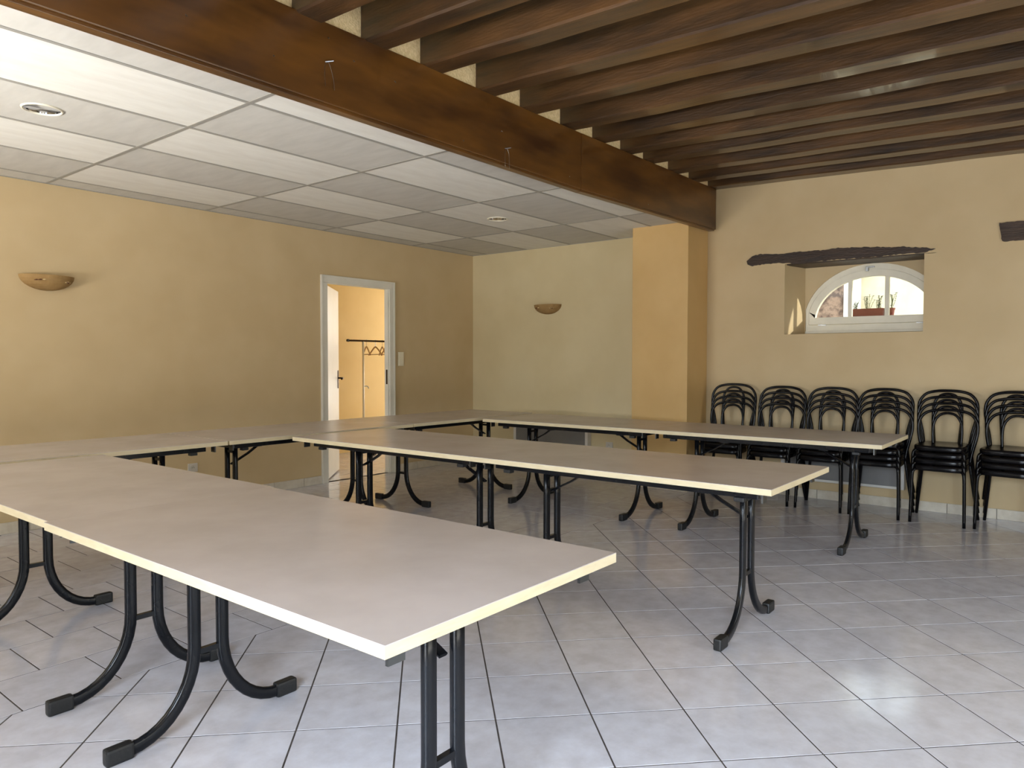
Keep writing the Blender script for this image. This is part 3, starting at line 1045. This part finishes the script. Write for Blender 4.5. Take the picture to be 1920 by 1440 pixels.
# ---------------- wall lamps
def sconce(loc, rz, label):
    root = empty('wall_lamp', loc, rz)           # local: wall is the plane y=0, lamp bulges towards -y
    W_, D_, H_ = 0.182, 0.135, 0.108
    N, R = 20, 7
    vs, fs = [], []
    for shell, k in ((0, 1.0), (1, 0.90)):
        for i in range(R + 1):
            t = math.pi / 2 * i / R
            c, z = math.cos(t), -math.sin(t) * H_ * k
            for j in range(N + 1):
                a = math.pi + math.pi * j / N
                vs.append((W_ * k * c * math.cos(a), D_ * k * c * math.sin(a) - 0.002, z + (0.0 if shell == 0 else 0.0)))
    m = N + 1
    off = (R + 1) * m
    for b in (0, off):
        for i in range(R):
            for j in range(N):
                fs.append((b + i * m + j, b + i * m + j + 1, b + (i + 1) * m + j + 1, b + (i + 1) * m + j))
    for j in range(N):
        fs.append((j, off + j, off + j + 1, j + 1))
    MB().add(vs, fs).build('bowl', M['sconce_plaster'], root, smooth=False)
    rng = random.Random(3)
    for a, t in ((-2.2, 0.38), (-2.05, 0.36), (-1.9, 0.34), (-0.95, 0.42), (-0.8, 0.46)):
        p = Vector((W_ * math.cos(t) * math.cos(a), D_ * math.cos(t) * math.sin(a) - 0.004, -math.sin(t) * H_))
        MB().sweep([p + Vector((-0.015, 0, -0.003)), p, p + Vector((0.015, 0.002, 0.003))], round_rect(0.006, 0.010, 0.002, 1), scale=[0.5, 1, 0.5]).build('relief', M['sconce_relief'], root)
    MB().tube([(0, -0.03, -0.04), (0, -0.03, 0.0)], 0.012, 8).build('lamp_holder', M['switch_white'], root)
    return tag(root, label, 'wall lamp', 'plaster wall lamps')


sconce((2.075, Y1, 1.860), 0, 'plaster half-bowl wall lamp on the long wall at the left edge')
sconce((X1 - 0.010, 4.880, 1.880), -math.pi / 2, 'plaster half-bowl wall lamp on the back wall left of the pillar')

# ---------------- recessed spotlights
def spot(x, y, label):
    root = empty('downlight', (x, y, CZ))
    prof = [(0.086, 0.004), (0.084, 0.030), (0.076, 0.075), (0.055, 0.115), (0.03, 0.125), (0.0001, 0.126)]
    MB().lathe(prof, seg=40).build('reflector', M['chrome'], root, smooth=True)
    MB().lathe([(0.084, 0.004), (0.086, -0.004), (0.090, -0.004), (0.094, -0.002), (0.096, 0.003), (0.086, 0.004)], seg=40).build('trim_ring', M['frame_white'], root, smooth=True)
    MB().lathe([(0.0001, 0.085), (0.014, 0.088), (0.018, 0.10), (0.016, 0.112), (0.010, 0.124)], seg=16).build('bulb', M['frame_white'], root, smooth=True)
    return tag(root, label, 'downlight', 'recessed spotlights')


spot(*SPOTS[0], 'chrome recessed spotlight in the ceiling panel at upper left')
spot(*SPOTS[1], 'chrome recessed spotlight in the ceiling near the back corner')

# ---------------- sockets and switch
def plate(name, loc, rz, w, h, label, cat, modules):
    root = empty(name, loc, rz)                  # local: wall plane y=0, faces -y
    MB().box((-w / 2, -0.012, -h / 2), (w / 2, 0.0, h / 2)).build('plate', M['switch_white'] if cat == 'switch' else M['socket_grey'], root, bevel=0.003)
    n = modules
    for k in range(n):
        zc = h / 2 - h * (k + 0.5) / n
        if cat == 'switch':
            MB().box((-w * 0.34, -0.017, zc - h / n * 0.36), (w * 0.34, -0.012, zc + h / n * 0.36)).build('rocker', M['switch_white'], root, bevel=0.002)
        else:
            MB().lathe([(0.0001, 0.0), (0.018, 0.0), (0.021, 0.001), (0.021, 0.004)], seg=20).build('well', M['socket_grey'], root)
            w_ = root.children[-1]
            w_.rotation_euler = (math.pi / 2, 0, 0)
            w_.location = (0, -0.0125, zc)
            for sx in (-0.008, 0.008):
                MB().tube([(sx, -0.0135, zc), (sx, -0.0125, zc)], 0.003, 8).build('hole', M['dark_hole'], root)
            MB().tube([(0, -0.018, zc + 0.008), (0, -0.0125, zc + 0.008)], 0.0025, 8).build('earth_pin', M['zinc'], root)
    return tag(root, label, cat)


plate('light_switch', (5.590, Y1, 1.258), 0, 0.082, 0.155, 'cream double light switch on the wall right of the door', 'switch', 2)
plate('wall_socket', (3.168, Y1, 0.316), 0, 0.085, 0.075, 'white wall socket low on the door wall, under the cross row of tables', 'socket', 1)
plate('wall_socket', (X1 - 0.010, 4.062, 0.325), -math.pi / 2, 0.085, 0.068, 'grey wall socket low on the back wall beside the radiator', 'socket', 1)

# ---------------- radiators
def radiator(y0, y1, z0, z1, label):
    yc = (y0 + y1) / 2
    root = empty('radiator', (X1 - 0.055, yc, z0))
    w, h = y1 - y0, z1 - z0
    MB().box((-0.03, -w / 2, 0), (0.045, -w / 2 + 0.035, h)).build('side_cheek', M['heater_white'], root, bevel=0.004)
    MB().box((-0.03, w / 2 - 0.035, 0), (0.045, w / 2, h)).build('side_cheek', M['heater_white'], root, bevel=0.004)
    MB().box((-0.022, -w / 2 + 0.035, 0.0), (0.045, w / 2 - 0.035, 0.022)).build('bottom_rail', M['heater_white'], root, bevel=0.003)
    MB().box((-0.022, -w / 2 + 0.035, 0.022), (-0.008, w / 2 - 0.035, h - 0.03)).build('front_panel', M['heater_grey'], root)
    mb = MB().box((-0.022, -w / 2 + 0.035, h - 0.03), (0.045, w / 2 - 0.035, h))
    top = mb.build('top_rail', M['heater_white'], root, bevel=0.003)
    for k in range(12):
        y = -w / 2 + 0.07 + (w - 0.14) * k / 11
        MB().box((-0.005, y - 0.02, h), (0.035, y + 0.02, h + 0.001)).build('slot', M['dark_hole'], top)
    return tag(root, label, 'radiator', 'flat electric radiators')


radiator(4.298, 5.335, 0.165, 0.56, 'flat grey radiator on the back wall below the wall lamp')
radiator(1.190, 2.205, 0.165, 0.56, 'flat grey radiator below the arched window, behind the stacked chairs')

# ---------------- wire loops hanging from nails in the beam
for x, z, dx, lab in ((2.193, 2.653, 0.03, 'thin wire loop on a nail in the beam, the left one'), (3.545, 2.552, 0.02, 'thin wire loop on a nail in the beam, the right one')):
    root = empty('wire_loop', (x, BEAM_Y - 0.004, z))
    MB().tube([(-0.010, 0.006, 0.004), (0.018, -0.022, 0.010)], 0.003, 6).build('nail', M['zinc'], root)
    MB().tube(catmull([(0.0, -0.008, 0.0), (-0.02, -0.008, -0.012), (-0.022, -0.006, -0.06), (-0.018, -0.006, -0.115)], 5), 0.0010, 5).build('wire', M['zinc'], root)
    MB().tube(catmull([(0.0, -0.008, 0.0), (0.014, -0.008, -0.03), (dx, -0.006, -0.08), (dx + 0.004, -0.006, -0.12)], 5), 0.0010, 5).build('wire', M['zinc'], root)
    tag(root, lab, 'wire', 'wire loops on the beam')

# ---------------- coat rack and hangers in the far room
RY = 7.50
rack = empty('coat_rack', (6.28, RY, 0))
for x in (0.0, 1.15):
    MB().tube([(x, 0, 0.09), (x, 0, 1.49)], 0.014, 12).build('post', M['frame_white'], rack, smooth=True)
    ft = MB().box((x - 0.02, -0.22, 0.07), (x + 0.02, 0.24, 0.095)).build('foot', M['frame_white'], rack, bevel=0.004)
    for yy in (-0.20, 0.22):
        MB().tube([(x - 0.018, yy, 0.032), (x + 0.018, yy, 0.032)], 0.031, 14).build('caster', M['black_plastic'], ft, smooth=False)
rail = MB().tube([(-0.25, 0, 1.50), (1.40, 0, 1.50)], 0.012, 12).build('rail', M['brass_dark'], rack, smooth=True)
MB().tube([(-0.265, 0, 1.50), (-0.235, 0, 1.50)], 0.017, 12).build('end_cap', M['black_plastic'], rail)
MB().tube(catmull([(0.012, 0, 0.90), (0.06, -0.01, 0.90), (0.075, -0.02, 0.87)], 4), 0.006, 6).build('hook', M['zinc'], rack)
MB().tube([(0.0, 0, 0.30), (1.15, 0, 0.30)], 0.010, 8).build('stretcher', M['frame_white'], rack)
tag(rack, 'white wheeled coat rack with brown rail in the yellow room', 'coat rack')


def make_hanger():
    root = empty('coat_hanger')
    hook = catmull([(0.0, 0, -0.075), (0.0, 0, -0.03), (-0.002, 0, -0.014), (0.012, 0, 0.004), (0.0, 0, 0.0145), (-0.013, 0, 0.004)], 4)
    MB().tube(hook, 0.0025, 6).build('hook', M['zinc'], root)
    arms = catmull([(0, -0.20, -0.185), (0, -0.14, -0.15), (0, -0.06, -0.10), (0, 0.0, -0.078), (0, 0.06, -0.10), (0, 0.14, -0.15), (0, 0.20, -0.185)], 3)
    MB().sweep(arms, round_rect(0.012, 0.020, 0.004, 2)).build('shoulder', M['hanger_wood'], root)
    MB().tube([(0, -0.185, -0.178), (0, 0.185, -0.178)], 0.006, 6).build('bar', M['hanger_wood'], root)
    return root


hp = make_hanger()
for k, (x, rz, lab) in enumerate(((6.335, -0.45, 'wooden coat hanger touching the rack post'), (6.49, -0.25, 'pale wooden coat hanger turned towards the viewer'),
                                  (6.61, -0.50, 'wooden coat hanger third along the rail'), (6.675, -0.40, 'wooden coat hanger nearest the right door jamb'))):
    o = hp if k == 0 else copy_tree(hp)
    o.location = (x, RY, 1.50)
    o.rotation_euler = (0, 0, rz)
    tag(o, lab, 'coat hanger', 'wooden hangers on the coat rack')

tag(struct(MB().box((-5, -5.9, 0), (7.2, -5.5, 4.5)).build('wall_sun_block', M['render_wall'])), 'unseen wall added to keep the sun out of the right wall opening')  # added out of view to block sun at the right wall opening

# ---------------- outside the arched window
tag(struct(MB().box((OUT_X - 0.02, Y0, 1.0), (8.2, 5.5, 1.655)).build('trim_1', M['render_wall'])), 'pale outside ledge below the arched window')
tag(struct(MB().box((8.2, -14, 1.0), (22, 20, 1.45)).build('ground', M['gravel'])), 'pale gravel courtyard outside')
tag(struct(MB().box((12.5, 3.10, 1.2), (13.0, 14, 5.0)).build('wall_courtyard_stone', M['stone_wall'])), 'rough stone wall across the courtyard, seen through the window')
tag(struct(MB().box((12.4, 2.96, 1.2), (12.9, 3.10, 5.0)).build('trim_2', M['white_wall'])), 'white quoin at the end of the stone wall outside')
tag(struct(MB().box((13.2, -12, 1.2), (13.6, 3.1, 4.2)).build('wall_courtyard', M['render_wall'])), 'sunlit cream wall across the courtyard')


def plant(name, loc, h, spread, seed, label, cat, group, stems=7, flowers=True):
    root = empty(name, loc)
    rng = random.Random(seed)
    st, lv, fl = MB(), MB(), MB()
    for s in range(stems):
        a = rng.uniform(0, 2 * math.pi)
        tip = Vector((math.cos(a) * spread * rng.uniform(.1, .6), math.sin(a) * spread * rng.uniform(.2, 1), h * rng.uniform(.6, 1)))
        mid = tip * 0.5 + Vector((rng.uniform(-.012, .012), rng.uniform(-.012, .012), 0))
        path = catmull([(tip.x * .2, tip.y * .2, 0), mid, tip], 4)
        st.tube(path, 0.0018, 4)
        for p in path[2:]:
            for q in range(2):
                b = rng.uniform(0, 2 * math.pi)
                d = Vector((math.cos(b), math.sin(b), rng.uniform(-.2, .5))).normalized() * rng.uniform(.014, .026)
                sd = d.cross(Vector((0, 0, 1))).normalized() * 0.006
                lv.add([p, p + d * .5 + sd, p + d, p + d * .5 - sd], [(0, 1, 2, 3)])
        if flowers:
            for q in range(5):
                b = 2 * math.pi * q / 5
                d = Vector((math.cos(b), math.sin(b), .3)) * 0.012
                sd = d.cross(Vector((0, 0, 1))).normalized() * 0.006
                fl.add([tip, tip + d * .6 + sd, tip + d, tip + d * .6 - sd], [(0, 1, 2, 3)])
    st.build('stem', M['leaf'], root)
    lv.build('foliage', M['leaf'], root)
    if flowers:
        fl.build('blossom', M['flower'], root)
    return tag(root, label, cat, group)


def trough(loc, L, Wd, H, label):
    root = empty('planter', loc)
    mb = MB()
    x, y = Wd / 2, L / 2
    o0 = [(-x * .85, -y * .97, 0), (x * .85, -y * .97, 0), (x * .85, y * .97, 0), (-x * .85, y * .97, 0)]
    o1 = [(-x, -y, H), (x, -y, H), (x, y, H), (-x, y, H)]
    i1 = [(a * .88, b * .96, H) for a, b, c in o1]
    i0 = [(a * .88, b * .96, H - 0.02) for a, b, c in o1]
    vs = o0 + o1 + i1 + i0
    fs = [(3, 2, 1, 0), (12, 13, 14, 15)]
    for b in (0, 4, 8):
        for k in range(4):
            j = (k + 1) % 4
            fs.append((b + k, b + j, b + 4 + j, b + 4 + k))
    mb.add(vs, fs)
    mb.build('trough', M['terracotta'], root)
    MB().box((-x * 1.06, -y * 1.01, H - 0.012), (-x * 0.96, y * 1.01, H)).build('rim', M['terracotta'], root)
    return tag(root, label, 'planter')


trough((7.60, 1.685, 1.655), 0.30, 0.13, 0.085, 'long terracotta planter outside the middle window pane')
for k, (yy, h, sp, lab) in enumerate(((1.79, 0.10, 0.05, 'low green plant at the left end of the planter'), (1.68, 0.17, 0.06, 'tall leggy flowering plant in the middle of the planter'), (1.59, 0.14, 0.05, 'flowering plant at the right end of the planter'))):
    plant('potted_plant', (7.60, yy, 1.72), h, sp, 20 + k, lab, 'plant', 'plants in the window planter', stems=9, flowers=k > 0)
pot = empty('flower_pot', (7.60, 1.482, 1.655))
MB().lathe([(0.0001, 0.0), (0.024, 0.0), (0.034, 0.07), (0.038, 0.07), (0.038, 0.085), (0.031, 0.085), (0.029, 0.075), (0.0001, 0.075)], seg=20).build('pot', M['terracotta'], pot, smooth=False)
MB().lathe([(0.030, 0.0), (0.040, 0.006), (0.040, 0.010), (0.030, 0.004)], seg=20).build('saucer', M['terracotta'], pot)
tag(pot, 'small terracotta pot outside the right window pane', 'flower pot')
plant('potted_plant', (7.60, 1.482, 1.73), 0.15, 0.06, 31, 'flowering plant in the small pot outside the right pane', 'plant', 'plants in the window planter', stems=7)
